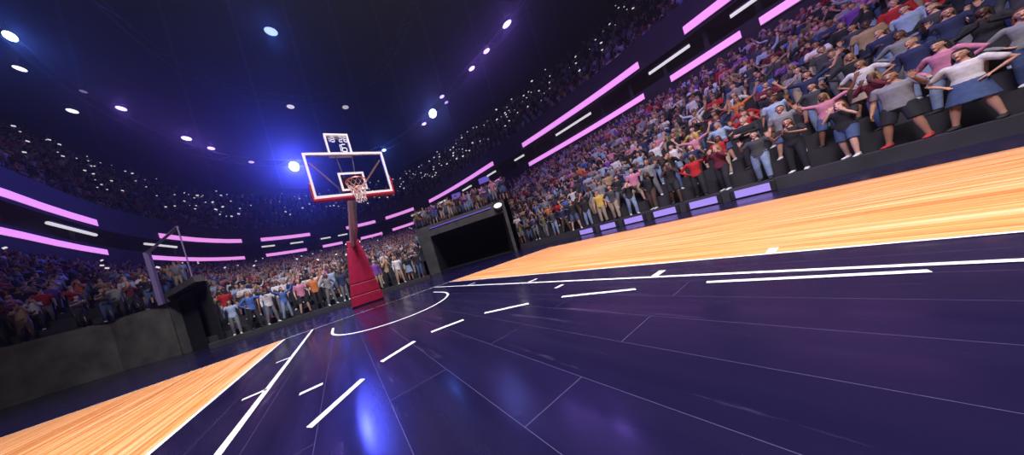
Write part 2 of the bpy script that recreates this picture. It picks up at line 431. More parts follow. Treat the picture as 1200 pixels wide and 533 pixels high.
# ------------------------------------------------------------------ ribbon lights
def phi_of(x, y): return math.atan2(x-O.x, y-O.y)
UPS = [(-.85, -.537), (-.446, -.269), (-.216, -.053), (.092, .224), (.274, .416), (.497, .829), (.959, 1.330), (1.422, 1.62)]
LOWS = [(-.85, -.535), (-.474, -.274), (-.214, -.080), (-.02, .06), (.14, .24), (.29, .43), (.501, .841), (.963, 1.324), (1.38, 1.497), (1.522, 1.60)]
NAMES_U = ['far left side wall', 'left corner', 'left of the hoop', 'just above the hoop stand', 'right of the hoop', 'over the right tunnel', 'middle of the right side wall', 'top right of the photo']
NAMES_L = ['far left side wall', 'left corner', 'left of the hoop', 'behind the hoop stand', 'close beside the hoop stand', 'right of the hoop', 'over the right tunnel', 'middle of the right side wall', 'above the purple-lit crowd', 'far right end']
def ribbon(p0, p1, z, h, label, group):
    root = empty('ribbon_light', V3(ring((p0+p1)/2), z)); tag(root, label, 'light', group)
    n = max(4, int((p1-p0)/.03)); ph = lin(p0, p1, n); L = root.location
    for nm, k0, k1, hh, m in (('casing', -.02, .0, h+.16, M_CASE), ('tube', -.14, -.02, h, M_PINK)):
        mb = MB(); r = []
        for p in ph:
            for k, dz in ((k0, -hh/2), (k0, hh/2), (k1, hh/2), (k1, -hh/2)): r.append(V3(out(p, k), z+dz)-L)
        fs = [(i*4+j, i*4+(j+1) % 4, i*4+4+(j+1) % 4, i*4+4+j) for i in range(n) for j in range(4)]
        fs += [(0, 1, 2, 3), (n*4+3, n*4+2, n*4+1, n*4)]
        mb.add(r, fs); build(mb, nm, m, root)
for (a, b), nm in zip(UPS, NAMES_U): ribbon(a, b, 14.0, .62, f'pink ribbon light on the upper balcony fascia, {nm}', 'upper ribbon lights')
for (a, b), nm in zip(LOWS, NAMES_L): ribbon(a, b, 11.0, .52, f'pink ribbon light on the lower fascia under the suites, {nm}', 'lower ribbon lights')
# white tube lamps of the suites, and small blue screens
TUBES = [((-.60, -.545), 'far left suites'), ((-.475, -.42), 'left corner suites'), ((-.22, -.18), 'just left of the hoop'), ((-.13, -.085), 'near the hoop stand'), ((-.02, .02), 'behind the hoop stand'), ((.05, .09), 'beside the hoop stand'),
         ((.395, .45), 'right of the hoop, lowest'), ((.535, .575), 'over the tunnel, lower'), ((.665, .71), 'over the tunnel, middle'), ((.79, .83), 'over the tunnel, upper'), ((.915, .955), 'next to the long right ribbon'), ((1.08, 1.195), 'between the two long right ribbons'), ((1.345, 1.425), 'upper right suites'), ((1.49, 1.53), 'top right corner suites')]
for (a, b), nm in TUBES:
    A, B = V3(out(a, .3), 12.75), V3(out(b, .3), 12.75); c = (A+B)/2
    root = empty('tube_light', c); tag(root, f'white tube light in the suite level, {nm}', 'light', 'suite tube lights')
    build(MB().sweep([A-c, B-c], .14, 8, (0, 0, 1)), 'tube', M_TUBE, root)
    build(MB().bar(A-c+Vector((0, 0, .17)), B-c+Vector((0, 0, .17)), .3, .08), 'casing', M_CASE, root)
for p, nm in ((.5, 'lowest of the three'), (.63, 'middle of the three'), (.77, 'topmost of the three')):
    c = V3(out(p, .35), 12.5); d = (O-c.xy).normalized(); rz = math.atan2(d.x, -d.y)
    root = empty('suite_screen', c, rz); tag(root, f'small blue screen in the suites right of the hoop, {nm}', 'screen', 'suite screens')
    bevel(build(MB().box((0, .05, 0), (1.9, .1, 1.1)), 'casing', M_CASE, root), .03)
    build(MB().box((0, -.012, 0), (1.76, .02, .96)), 'display', M_SCREEN, root)

# ------------------------------------------------------------------ roof spotlights
# (x, y, z, lens radius, colour, emission, glow power, glow colour, label)
BL = (.35, .5, 1.0); VI = (.62, .45, 1.0); WH = (.95, .9, .95)
LAMPS = [(-18.1, 20.0, 27, .36, (.5, .65, 1), 9, 900, (.08, .18, 1), 'blue-white spotlight at the far left end of the roof truss'),
         (-20.0, 22.9, 27, .3, WH, 1.6, 0, None, 'white spotlight below the far left blue spotlight'),
         (-20.6, 27.6, 27, .34, WH, 1.6, 0, None, 'white spotlight on the left truss, lower of the white pair'),
         (-18.0, 24.9, 27, .22, VI, .3, 0, None, 'dim spotlight between the violet and white left spotlights'),
         (-16.8, 26.9, 27, .36, VI, 2.5, 300, (.3, .15, 1), 'violet spotlight on the left truss, uppermost violet'),
         (-14.0, 31.8, 27, .46, VI, 3, 500, (.3, .15, 1), 'bright violet spotlight on the left truss, second violet down'),
         (-12.4, 34.0, 27, .4, VI, 2, 375, (.3, .15, 1), 'violet spotlight on the left truss, third violet down'),
         (-8.8, 37.9, 27, .38, VI, 1.2, 250, (.3, .15, 1), 'small violet spotlight left of the big blue lamp'),
         (-2.7, 39.8, 27, 1.0, (.75, .85, 1), 30, 27000, (.055, .075, 1), 'huge blue-white spotlight glaring beside the left edge of the backboard'),
         (-.44, 29.3, 30.6, .5, WH, .7, 0, None, 'grey-white spotlight above the big blue lamp'),
         (-.33, 18.95, 30.6, .6, BL, 1.6, 420, (.06, .16, 1), 'hazy blue spotlight alone high on the inner truss'),
         (7.63, 28.6, 30.6, .5, WH, .45, 0, None, 'dim white spotlight above the shot clock'),
         (14.5, 34.9, 27, .4, (.5, .65, 1), 5, 900, (.08, .18, 1), 'small blue spotlight just off the upper right corner of the backboard'),
         (20.8, 26.9, 27, .42, VI, 2, 250, (.3, .15, 1), 'small violet spotlight just below the right blue lamp'),
         (21.5, 24.3, 27, .8, (.65, .72, 1), 12, 1300, (.10, .16, 1), 'bright blue spotlight on the right truss'),
         (21.6, 20.7, 27, .38, VI, 1.6, 200, (.3, .15, 1), 'white-violet spotlight just above the right blue lamp'),
         (23.0, 21.7, 27, .32, VI, 1.0, 0, None, 'tiny violet spotlight right of the right blue lamp'),
         (24.1, 15.5, 27, .42, VI, 2.4, 500, (.3, .15, 1), 'violet spotlight on the right truss, lowest of the upper three'),
         (24.8, 12.9, 27, .42, VI, 2.0, 375, (.3, .15, 1), 'violet spotlight on the right truss, middle of the upper three'),
         (25.4, 9.6, 27, .5, VI, 2.6, 625, (.3, .15, 1), 'violet spotlight on the right truss, topmost of the upper three')]
AIM = Vector((0, -6, 1))
def spotlight(x, y, z, r, c, e, pw, pc, label):
    big = e >= 9; ax, az = (1.0, 1.0) if big else (1.3, .66)
    r *= .8
    P = Vector((x, y, z)); d = (AIM-P).normalized()
    root = empty('spotlight', P); root.rotation_euler = d.to_track_quat('-Y', 'Z').to_euler(); tag(root, label, 'spotlight', 'roof spotlights')
    body = MB().sweep([(0, .04, 0), (0, .2, 0), (0, .9, 0), (0, 1.05, 0)], [(q*r*ax, q*r*az) for q in (1.04, 1.08, .62, .45)], 20)
    build(body, 'housing', M_CASE, root)
    m = mat('lamp_lens', (.5, .5, .5), .3, emit=c, strength=e)
    build(MB().ball((0, 0, 0), (ax*r, .22*r, az*r), 20, 10), 'lens', m, root, True)
    y_ = MB().bar((-r*1.62, .5, 0), (-r*1.62, .5, r*1.5), .08, .16).bar((r*1.62, .5, 0), (r*1.62, .5, r*1.5), .08, .16).bar((-r*1.62, .5, r*1.5), (r*1.62, .5, r*1.5), .16, .08)
    y_.bar((0, .5, r*1.5), (0, .5, max(r*1.5+.2, 1.0)), .1, .1, (1, 0, 0))
    build(y_, 'yoke', M_TRUSS, root)
    if pw:
        l = bpy.data.lights.new('lamp_glow', 'SPOT'); l.energy = pw; l.color = pc; l.shadow_soft_size = r*.5; l.spot_size = 2.3; l.spot_blend = 1
        o = bpy.data.objects.new('lamp_glow', l); COL.objects.link(o); o.location = P+d*(r*.9); o.rotation_euler = d.to_track_quat('-Z', 'Y').to_euler()
for L in LAMPS: spotlight(*L)

# ------------------------------------------------------------------ courtside boards on the right kerb
for i in range(6):
    y = -.1-i*.98
    root = empty('courtside_board', (11.13, y, 0)); tag(root, f'violet lit courtside board on the right kerb, {ordn(i+1)} from the tunnel end', 'board', 'courtside boards')
    bevel(build(MB().box((0, 0, .17), (.1, .8, .33)), 'casing', M_CASE, root), .015)
    build(MB().box((-.056, 0, .17), (.02, .62, .24)), 'panel', M_LEDP, root)
# blue light line and a round lamp on the fascia over the right tunnel
a, b = V3(qr(.16, -.06), 3.62), V3(qr(.86, -.06), 3.62)
root = empty('light_line', (a+b)/2); tag(root, 'thin blue light line on the concrete above the right tunnel', 'light')
build(MB().bar(a-root.location, b-root.location, .05, .07), 'tube', M_SCREEN, root)
build(MB().bar(a-root.location+Vector((0, .04, 0)), b-root.location+Vector((0, .04, 0)), .04, .13), 'casing', M_CASE, root)
c = V3(qr(.93, -.35), 3.55)
root = empty('bulkhead_lamp', c, -.719); tag(root, 'round white bulkhead lamp at the right end of the tunnel fascia', 'lamp')
build(MB().ball((0, 0, 0), (.28, .12, .16)), 'lens', mat('white_lamp', (.8, .8, .8), .4, emit=(1, .95, 1), strength=1.6), root, True)
build(MB().sweep([(0, .0, 0), (0, .3, 0)], [.3, .3], 16), 'housing', M_CASE, root)
# rail by the left tunnel
c = Vector((-8.45, 8.2, 2.5))
root = empty('handrail', c); tag(root, 'violet-lit steel handrail posts and top rail over the left tunnel', 'handrail')
M_VIO = mat('violet_lit_rail', (.22, .17, .32), .45, var=.1)  # violet light on the posts is put into their colour
e = Vector((-5.98, 5.35, 3.0))-c
build(MB().bar((0, 0, 0), (0, 0, 2.6), .2, .16, (1, 0, 0)), 'post', M_VIO, root)
build(MB().bar(e, (e.x, e.y, 2.6), .035, .035, (1, 0, 0)), 'post', M_VIO, root)
build(MB().sweep([(0, 0, 2.57), (e.x, e.y, 2.6)], .05, 8, (0, 0, 1)), 'top_rail', M_STEEL, root)

# ------------------------------------------------------------------ the hoop
hoop = empty('basketball_hoop', (0, 2.0, 0)); tag(hoop, 'red padded portable basketball hoop with glass backboard and shot clock', 'basketball hoop')
def hb(mb, name, m, parent=hoop, smooth=False):
    mb.v = [(x, y-2.0, z) for x, y, z in mb.v]
    return build(mb, name, m, parent, smooth)
def tower(z0, z1):
    # front face at y ~ 2.0 leaning back, tapering in width
    def sec(z):
        t = z/2.4; cx = -.13+.07*t; w = 1.24-.74*t; f = 1.92+.12*t; d = 1.1-.55*t
        return [(cx-w/2, f, z), (cx+w/2, f, z), (cx+w/2, f+d, z), (cx-w/2, f+d, z)]
    return MB().add(sec(z0)+sec(z1), [(3, 2, 1, 0), (4, 5, 6, 7), (0, 1, 5, 4), (1, 2, 6, 5), (2, 3, 7, 6), (3, 0, 4, 7)])
for z0, z1, nm in ((.04, .42, 'base_pad'), (.435, .86, 'middle_pad'), (.875, 2.25, 'tower_pad')):
    bevel(hb(tower(z0, z1), nm, M_RED), .03, 3)
hb(MB().box((-.13, 3.0, .06), (1.1, 2.1, .12)), 'base_frame', M_CASE)
for s in (-1, 1):
    bevel(hb(MB().box((-.06+s*.17, 2.2, 2.36), (.15, .34, .3)), 'clevis', M_RED), .02)
hb(MB().sweep([(-.33, 2.2, 2.42), (.21, 2.2, 2.42)], .05, 12), 'pivot_pin', M_STEEL)
arm = hb(MB().bar((-.06, 2.25, 2.36), (0, -.75, 3.32), .2, .26), 'arm', M_ROSE); bevel(arm, .02)
hb(MB().bar((-.13, 2.1, 2.45), (-.07, .1, 3.02), .05, .07).bar((.03, 2.1, 2.45), (.07, .1, 3.02), .05, .07), 'arm_strut', M_STEEL)
hb(MB().bar((-.02, 2.1, 2.3), (0, .35, 2.62), .08, .08).bar((0, .35, 2.62), (0, -.7, 3.12), .08, .08), 'lower_arm', M_STEEL)
hb(MB().box((0, -.92, 3.2), (.5, .22, .5)), 'mount', M_ARM)
for sx, zz in ((-1, 3.9), (1, 3.9)):
    hb(MB().sweep([(sx*.82, -1.16, zz-.1), (sx*.08, -.55, 3.12)], .022, 8), 'brace', M_STEEL)
YB = -1.22
board = hb(MB().box((0, YB, 3.435), (1.80, .03, 1.04)), 'backboard', M_GLASS)
fr = MB(); w = .055
fr.box((0, YB-.004, 3.97-w/2), (1.83, .06, w)).box((0, YB-.004, 2.9+w/2), (1.83, .06, w))
for s in (-1, 1): fr.box((s*(.915-w/2), YB-.004, 3.435), (w, .06, 1.07-2*w))
f_ = build(fr, 'board_frame', M_FRAME); f_.parent = board; fr_off = f_.location
f_.location = (0, -2.0, 0)
sq = MB(); t = .05; x0, x1, z0, z1 = -.30, .30, 3.02, 3.47
sq.box((0, YB-.02, z1-t/2), (x1-x0, .008, t)).box((0, YB-.02, z0+t/2), (x1-x0, .008, t))
for s in (-1, 1): sq.box((s*(.30-t/2), YB-.02, (z0+z1)/2), (t, .008, z1-z0-2*t))
f2 = build(sq, 'target_square', M_FRAME); f2.parent = board; f2.location = (0, -2.0, 0)
pad = MB()
pad.box((0, YB, 2.865), (1.90, .10, .075))
pad2 = build(pad, 'edge_pad', M_REDB); pad2.parent = board; pad2.location = (0, -2.0, 0); bevel(pad2, .015)
for s in (-1, 1):
    p = build(MB().box((s*.937, YB, 3.07), (.05, .10, .38)), 'edge_pad', M_REDB); p.parent = board; p.location = (0, -2.0, 0); bevel(p, .015)
RC = Vector((0, -1.6, 3.05))
rim = hb(MB().sweep([RC+Vector((.229*math.cos(a), .229*math.sin(a), 0)) for a in lin(0, 2*PI, 40)[:-1]], .011, 8, (0, 0, 1), closed=True)
         .box((0, -1.30, 3.04), (.2, .15, .03)).box((0, -1.25, 3.0), (.2, .03, .14)), 'rim', M_RIM)
net = MB()
def np_(a, k):
    z = 3.045-.44*k; r = .226-.115*min(1, k*1.25)+.02*max(0, k-.8)*3
    return RC+Vector((r*math.cos(a), r*math.sin(a), z-3.05))
NS = 12; LV = [0, .17, .34, .51, .68, .84, 1.0]
for i in range(NS):
    for sgn in (-1, 1):
        pts = [np_(2*PI*(i+sgn*j*.5)/NS, k) for j, k in enumerate(LV)]
        net.sweep(pts, .0062, 5, (0, 0, 1))
net_o = build(net, 'net', M_NET); net_o.parent = rim; net_o.location = (0, -2.0, 0)
# shot clock above the board
CX, CZ0, CZ1, CW = -.06, 4.03, 4.56, .56
clock = hb(MB().box((CX, -1.0, (CZ0+CZ1)/2), (CW-.06, .05, CZ1-CZ0-.06)), 'shot_clock', M_GLASS)
cf = MB(); w = .04
cf.box((CX, -1.0, CZ1-w/2), (CW, .16, w)).box((CX, -1.0, CZ0+w/2), (CW, .16, w))
for s in (-1, 1): cf.box((CX+s*(CW/2-w/2), -1.0, (CZ0+CZ1)/2), (w, .16, CZ1-CZ0-2*w))
def under(mb, name, m, par):
    o = build(mb, name, m); o.parent = par; o.location = (0, -2.0, 0); return o
under(cf, 'clock_frame', M_FRAME, clock)
hb(MB().sweep([(-.2, -1.0, 4.06), (-.12, -.95, 3.3)], .016, 8).sweep([(.2, -1.0, 4.06), (.12, -.95, 3.3)], .016, 8), 'clock_post', M_STEEL)
SEG = {'1': 'bc', '8': 'abcdefg', '2': 'abged', '6': 'afgedc'}
def digit(ch, x, z, w, h, t):
    mb = MB(); y = -1.032
    for s in SEG[ch]:
        if s in 'agd': mb.box((x+CX, y, z+{'a': h/2, 'g': 0, 'd': -h/2}[s]), (w-t*1.2, .012, t))
        else: mb.box((x+CX+(w/2 if s in 'bc' else -w/2), y, z+(h/4 if s in 'bf' else -h/4)), (t, .012, h/2-t*1.2))
    under(mb, 'digit', M_DIGIT, clock)
for ch, x in (('1', -.215), ('8', -.10), ('2', .09), ('6', .205)): digit(ch, x, 4.44, .08, .12, .014)
for ch, x in (('1', -.02), ('6', .12)): digit(ch, x, 4.22, .105, .19, .013)

# ------------------------------------------------------------------ people
def eval_mesh(mb, name, mods):
    o = build(mb, name, None)
    for typ, kw in mods:
        m = o.modifiers.new(typ, typ)
        for k, v in kw.items(): setattr(m, k, v)
    dg = bpy.context.evaluated_depsgraph_get()
    me = bpy.data.meshes.new_from_object(o.evaluated_get(dg), depsgraph=dg); me.name = name
    old = o.data; bpy.data.objects.remove(o); bpy.data.meshes.remove(old)
    me.polygons.foreach_set('use_smooth', [True]*len(me.polygons))
    return me
def remesh(mb, name, vox, it=2):
    return eval_mesh(mb, name, [('REMESH', dict(mode='VOXEL', voxel_size=vox)), ('SMOOTH', dict(factor=.5, iterations=it))])
def hand(mb, wrist, d, n, spread=.25, curl=.25):
    """palm and five fingers; d = direction of the fingers, n = palm normal (palm side)"""
    d = Vector(d).normalized(); n = Vector(n); n = (n-d*n.dot(d)).normalized(); s = d.cross(n)
    w = Vector(wrist)
    mb.limb([w-d*.015, w+d*.03, w+d*.085], [(.022, .018), (.036, .015), (.041, .014)], 10, s)
    for k, (o, L) in enumerate(((-.031, .066), (-.0105, .076), (.0105, .08), (.031, .071))):
        a = spread*(k-1.5)/1.5*.5
        b = w+d*.088+s*o; e = (d*math.cos(a)+s*math.sin(a)).normalized()
        p1 = b+e*L*.5+n*curl*L*.15; p2 = p1+e*L*.32+n*curl*L*.35; p3 = p2+e*L*.18*(1-curl*.5)+n*curl*L*.3
        mb.limb([b-e*.02, b, p1, p2, p3], [.0095, .0098, .0092, .0085, .0075], 7, s)
    b = w+d*.03+s*.032
    mb.limb([b-s*.012, b+s*.022+d*.028+n*.008, b+s*.036+d*.058+n*.016, b+s*.04+d*.08+n*.02], [.014, .0125, .0108, .009], 7, n)
HC = Vector((0, -.02, 1.625))
def headfn(v, w):
    if v.z < 0:
        t = -v.z; w.x *= 1-.30*t; w.y = w.y*(1-.12*t)-.018*t
    else:
        w.y += .012*v.z
    return w
# joint table: shoulder, elbow, wrist, finger direction, palm normal for each arm
def poses():
    P = {}
    def mir(a): return [Vector((-v[0], v[1], v[2])) for v in a]
    def arm(e, w, d, n): return [Vector(e), Vector(w), Vector(d), Vector(n)]
    down = arm((.255, .03, 1.14), (.275, -.05, .90), (.05, -.15, -1), (-1, 0, -.1))
    up = arm((.36, -.02, 1.60), (.40, -.06, 1.85), (.1, -.1, 1), (0, -1, 0))
    vup = arm((.43, -.03, 1.53), (.52, -.08, 1.77), (.3, -.1, 1), (0, -1, 0))
    bent = arm((.31, -.04, 1.20), (.27, -.24, 1.40), (-.05, -.1, 1), (0, -1, 0))
    clap = arm((.27, -.10, 1.19), (.05, -.32, 1.29), (-.12, -.55, .9), (-1, 0, 0))
    hip = arm((.38, .08, 1.18), (.20, .00, 1.02), (-.6, -.6, -.4), (0, 0, -1))
    mouth = arm((.24, -.16, 1.22), (.09, -.21, 1.46), (-.25, .05, 1), (0, 1, 0))
    cross = arm((.25, -.09, 1.17), (-.03, -.235, 1.20), (-1, .1, .1), (0, 1, 0))
    cross2 = arm((.25, -.08, 1.15), (-.02, -.19, 1.13), (-1, .15, 0), (0, 1, 0))
    point = arm((.30, -.25, 1.36), (.34, -.50, 1.46), (.1, -1, .2), (0, 0, -1))
    legs0 = ((.105, -.02, .50), (.115, .02, .09), (-.105, -.02, .50), (-.115, .02, .09))
    legs1 = ((.15, -.03, .50), (.20, .02, .09), (-.15, -.03, .50), (-.20, .02, .09))
    legs2 = ((.11, -.13, .51), (.12, -.14, .09), (-.11, .02, .50), (-.12, .14, .09))
    P['arms down'] = (down, mir(down), legs0)
    P['arms raised'] = (vup, mir(vup), legs1)
    P['one arm raised'] = (up, mir(down), legs0)
    P['clapping'] = (clap, mir(clap), legs0)
    P['hands on hips'] = (hip, mir(hip), legs1)
    P['hands at mouth'] = (mouth, mir(mouth), legs2)
    P['arms folded'] = (cross, mir(cross2), legs0)
    P['pointing'] = (point, mir(hip), legs2)
    P['hand held up'] = (bent, mir(down), legs1)
    P['fists up'] = (bent, mir(bent), legs2)
    return P
def make_body(pose, fem):
    (aL, aR, lg) = pose; mb = MB()
    sh = .165 if fem else .185
    # trunk and neck
    if fem: tr = [(.90, .155, .105), (.98, .16, .105), (1.10, .12, .088), (1.22, .135, .098), (1.33, .15, .105), (1.41, .14, .085), (1.455, .08, .065)]
    else: tr = [(.90, .15, .1), (.98, .155, .105), (1.10, .145, .098), (1.22, .16, .108), (1.33, .178, .115), (1.41, .165, .09), (1.455, .09, .068)]
    mb.limb([(0, .01, z) for z, a, b in tr], [(a, b) for z, a, b in tr], 16)
    mb.limb([(0, .01, 1.42), (0, 0, 1.50), (0, -.01, 1.56)], [.06, .053, .055], 12)
    mb.ball(HC, (.073, .094, .118), 22, 16, headfn)
    mb.limb([HC+Vector((0, -.088, .01)), HC+Vector((0, -.108, -.028))], [.007, .013], 8)        # nose
    for s in (-1, 1): mb.ball(HC+Vector((s*.074, .012, -.012)), (.012, .018, .03), 8, 6)           # ears
    mb.ball(HC+Vector((0, -.083, -.098)), (.026, .02, .018), 10, 6)                                # chin
    for s, a in ((1, aL), (-1, aR)):
        S0 = Vector((s*sh, .01, 1.405)); e, w, d, n = a
        mb.limb([S0, S0.lerp(e, .3), S0.lerp(e, .7), e, e.lerp(w, .3), w], [.056, .050, .042, .038, .039, .024] if not fem else [.046, .041, .035, .032, .033, .021], 10, (0, 1, .2))
        hand(mb, w, d, n)
    for s, (k, an) in ((1, lg[:2]), (-1, lg[2:])):
        H = Vector((s*.085, .01, .92)); k = Vector(k); an = Vector(an)
        mb.limb([H, H.lerp(k, .35), H.lerp(k, .8), k, k.lerp(an, .3), k.lerp(an, .8), an], [.088, .08, .062, .056, .055, .038, .036], 12)
        mb.limb([an+Vector((0, .02, -.03)), an+Vector((0, -.06, -.045)), an+Vector((s*.015, -.14, -.06))], [(.035, .032), (.04, .03), (.04, .022)], 10)
    me = remesh(mb, 'body', .0085, 2)
    # colours of eyes, brows and lips
    n = len(me.vertices); co = np.empty(n*3); me.vertices.foreach_get('co', co); co = co.reshape(-1, 3)-np.array(HC)
    c = np.ones((n, 4), np.float32)
    fr = co[:, 1] < -.045
    for s in (-1, 1):
        c[fr & (((co[:, 0]-s*.03)/.017)**2+((co[:, 2]-.012)/.010)**2 < 1), :3] = (.12, .1, .1)
        c[fr & (abs(co[:, 0]-s*.031) < .021) & (abs(co[:, 2]-.036) < .0065), :3] = (.22, .18, .16)
    c[fr & ((co[:, 0]/.024)**2+((co[:, 2]+.064)/.008)**2 < 1), :3] = (.85, .52, .5)
    at = me.attributes.new('feature', 'FLOAT_COLOR', 'POINT'); at.data.foreach_set('color', c.ravel())
    return me
def make_shirt(pose, fem, longs):
    aL, aR, lg = pose; mb = MB(); sh = .165 if fem else .185
    if fem: tr = [(.86, .172, .125), (.98, .168, .12), (1.10, .138, .108), (1.22, .152, .118), (1.33, .165, .122), (1.41, .152, .1), (1.45, .085, .08)]
    else: tr = [(.85, .178, .128), (.98, .175, .125), (1.10, .168, .12), (1.22, .18, .128), (1.33, .195, .132), (1.41, .182, .105), (1.455, .095, .082)]
    mb.sweep([(0, .01, z) for z, a, b in tr], [(a, b) for z, a, b in tr], 18)
    for s, a in ((1, aL), (-1, aR)):
        S0 = Vector((s*sh, .01, 1.405)); e, w = a[0], a[1]
        if longs: mb.limb([S0, S0.lerp(e, .5), e, e.lerp(w, .4), e.lerp(w, .93)], [.068, .060, .053, .049, .036], 10, (0, 1, .2))
        else: mb.limb([S0, S0.lerp(e, .3), S0.lerp(e, .62)], [.068, .063, .060], 10, (0, 1, .2))
    return remesh(mb, 'shirt', .014, 3)
def make_pants(pose, kind):
    lg = pose[2]; mb = MB()
    mb.limb([(0, .01, z) for z in (.88, .96, 1.0)], [(.163, .118), (.168, .12), (.165, .118)], 16)
    if kind == 'skirt':
        mb.sweep([(0, .01, 1.0), (0, .005, .8), (0, 0, .55)], [(.168, .122), (.2, .16), (.25, .20)], 18)
    else:
        for s, (k, an) in ((1, lg[:2]), (-1, lg[2:])):
            H = Vector((s*.085, .01, .92)); k = Vector(k); an = Vector(an)
            if kind == 'shorts': mb.sweep([H, H.lerp(k, .35), H.lerp(k, .9)], [.102, .1, .092], 12)
            else: mb.sweep([H, H.lerp(k, .35), H.lerp(k, .8), k, k.lerp(an, .4), k.lerp(an, .97)], [.1, .094, .078, .072, .066, .058], 12)
    return remesh(mb, 'trousers', .015, 2)
def make_shoe(pose, s):
    lg = pose[2]; mb = MB(); an = Vector(lg[1] if s > 0 else lg[3]); an.z = .09
    mb.limb([an+Vector((0, .045, -.045)), an+Vector((0, -.03, -.042)), an+Vector((s*.012, -.12, -.054)), an+Vector((s*.016, -.175, -.062))], [(.04, .045), (.043, .046), (.048, .034), (.042, .026)], 12)
    mb.sweep([an+Vector((0, .01, -.03)), an+Vector((0, .01, .035))], [.046, .044], 12)
    me = remesh(mb, 'shoe', .012, 2)
    for v in me.vertices: v.co.z = max(v.co.z, .002)
    return me
def make_hair(longh):
    mb = MB()
    def fn(v, w):
        w = headfn(v, w.copy())
        face = v.y < -.2 and v.z < .55
        low = v.z < -.55
        return w*.78 if (face or low) else w
    mb.ball(HC+Vector((0, .004, .006)), (.085, .106, .128), 26, 18, fn)
    if longh:
        mb.limb([HC+Vector((0, .07, .04)), HC+Vector((0, .095, -.06)), HC+Vector((0, .1, -.2)), HC+Vector((0, .105, -.29))], [(.07, .035), (.085, .04), (.095, .035), (.07, .025)], 12)
        for s in (-1, 1): mb.limb([HC+Vector((s*.068, .03, .0)), HC+Vector((s*.078, .035, -.1)), HC+Vector((s*.085, .05, -.22))], [(.02, .035), (.022, .04), (.02, .035)], 8)
    return remesh(mb, 'hair', .009, 2)
HAIR_ME = [make_hair(False), make_hair(True)]
PROTO = []
PS = list(poses().items())
for i, (pn, ps) in enumerate(PS):
    fem = i % 2 == 1 or i == 4
    for longs in (False, True):
        PROTO_body = make_body(ps, fem) if not longs else PROTO[-1]['body']
        kind = {(1, False): 'shorts', (3, True): 'skirt', (4, False): 'skirt', (8, False): 'shorts', (5, False): 'shorts'}.get((i, longs), 'trousers')
        pm = PROTO[-1]['pants'] if longs and PROTO[-1]['kind'] == kind else make_pants(ps, kind)
        PROTO.append(dict(pose=pn, fem=fem, body=PROTO_body, shirt=make_shirt(ps, fem, longs), pants=pm, kind=kind,
                          shoel=PROTO[-1]['shoel'] if longs else make_shoe(ps, 1), shoer=PROTO[-1]['shoer'] if longs else make_shoe(ps, -1), hair=HAIR_ME[1 if fem else 0], longs=longs))
for p in PROTO:
    for k in ('body', 'shirt', 'pants', 'shoel', 'shoer', 'hair'):
        if not p[k].materials: p[k].materials.append(SKIN[0])

# simplified copies for the far mass of spectators
def lod(p, targets):
    V, F, C = [], [], []; nv = 0
    for ci, (k, tgt) in enumerate(targets):
        me = p[k]; o = bpy.data.objects.new('tmp', me); COL.objects.link(o)
        d = o.modifiers.new('d', 'DECIMATE'); d.ratio = min(1, tgt/max(1, 2*len(me.polygons)))
        dg = bpy.context.evaluated_depsgraph_get(); em = o.evaluated_get(dg).to_mesh()
        em.calc_loop_triangles()
        v = np.empty(len(em.vertices)*3); em.vertices.foreach_get('co', v); t = np.empty(len(em.loop_triangles)*3, np.int32); em.loop_triangles.foreach_get('vertices', t)
        V.append(v.reshape(-1, 3)); F.append(t.reshape(-1, 3)+nv); C.append(np.full(len(v)//3, ci)); nv += len(v)//3
        o.evaluated_get(dg).to_mesh_clear(); bpy.data.objects.remove(o)
    return np.vstack(V), np.vstack(F), np.concatenate(C)
LOD = [lod(p, (('body', 190), ('shirt', 70), ('pants', 60), ('hair', 30), ('shoel', 8), ('shoer', 8))) for p in PROTO]
LODF = [lod(p, (('body', 90), ('shirt', 36), ('pants', 24), ('hair', 16), ('shoel', 5), ('shoer', 5))) for p in PROTO]

# seats
SEATS = []
def fill(name, label, spacing, occ, keep):
    p0, p1, F, B, lv, n = STANDS[name]
    for i in range(n-1 if name != 'terrace_upper' else n):
        s = (i+.5)/n
        ph = lin(p0, p1, 240); pts = [F(p).lerp(B(p), s) for p in ph]
        acc = .35; k = 0
        for a, b in zip(pts, pts[1:]):
            L = (b-a).length
            if L < 1e-6: continue
            while acc <= L:
                k += 1
                q = a.lerp(b, acc/L); acc += spacing
                if name == 'terrace_end' and ((i < 2 and q.x < -5.4) or (i < 10 and phi_of(q.x, q.y) > .38)): continue
                if name != 'terrace_upper' and (ring(phi_of(q.x, q.y))-q).length < .8: continue
                if name == 'terrace_left' and i < 3 and phi_of(q.x, q.y) > -.47: continue
                if random.random() > occ: continue
                q = q+Vector((random.uniform(-.06, .06), random.uniform(-.06, .06)))
                z = lv[i]
                pr = project(V3(q, z+1)); hid = False
                if pr is None or not (-170 < pr[0] < 1370 and -170 < pr[1] < 640): continue
                inside = -12 < pr[0] < 1212 and -30 < pr[1] < 545
                SEATS.append(dict(p=V3(q, z), row=i+1, k=k, h=FPX*1.75/pr[2], inside=inside, st=label, sname=name, far=(q-O).length))
            acc -= L
fill('terrace_end', 'behind the hoop', .62, .97, 1)
fill('terrace_right', 'right stand', .64, .96, 1)
fill('terrace_corner', 'corner stand', .72, .93, 1)
fill('terrace_left', 'left stand', .74, .9, 1)
fill('terrace_upper', 'upper deck', .85, .72, 0)
order = sorted([s for s in SEATS if s['inside'] and s['sname'] in ('terrace_end', 'terrace_right')], key=lambda s: -(s['h'] if s['sname'] == 'terrace_right' else s['h']*1.12))
NIND = 300
ind = order[:NIND]; idset = set(id(s) for s in ind)
cnt = {}
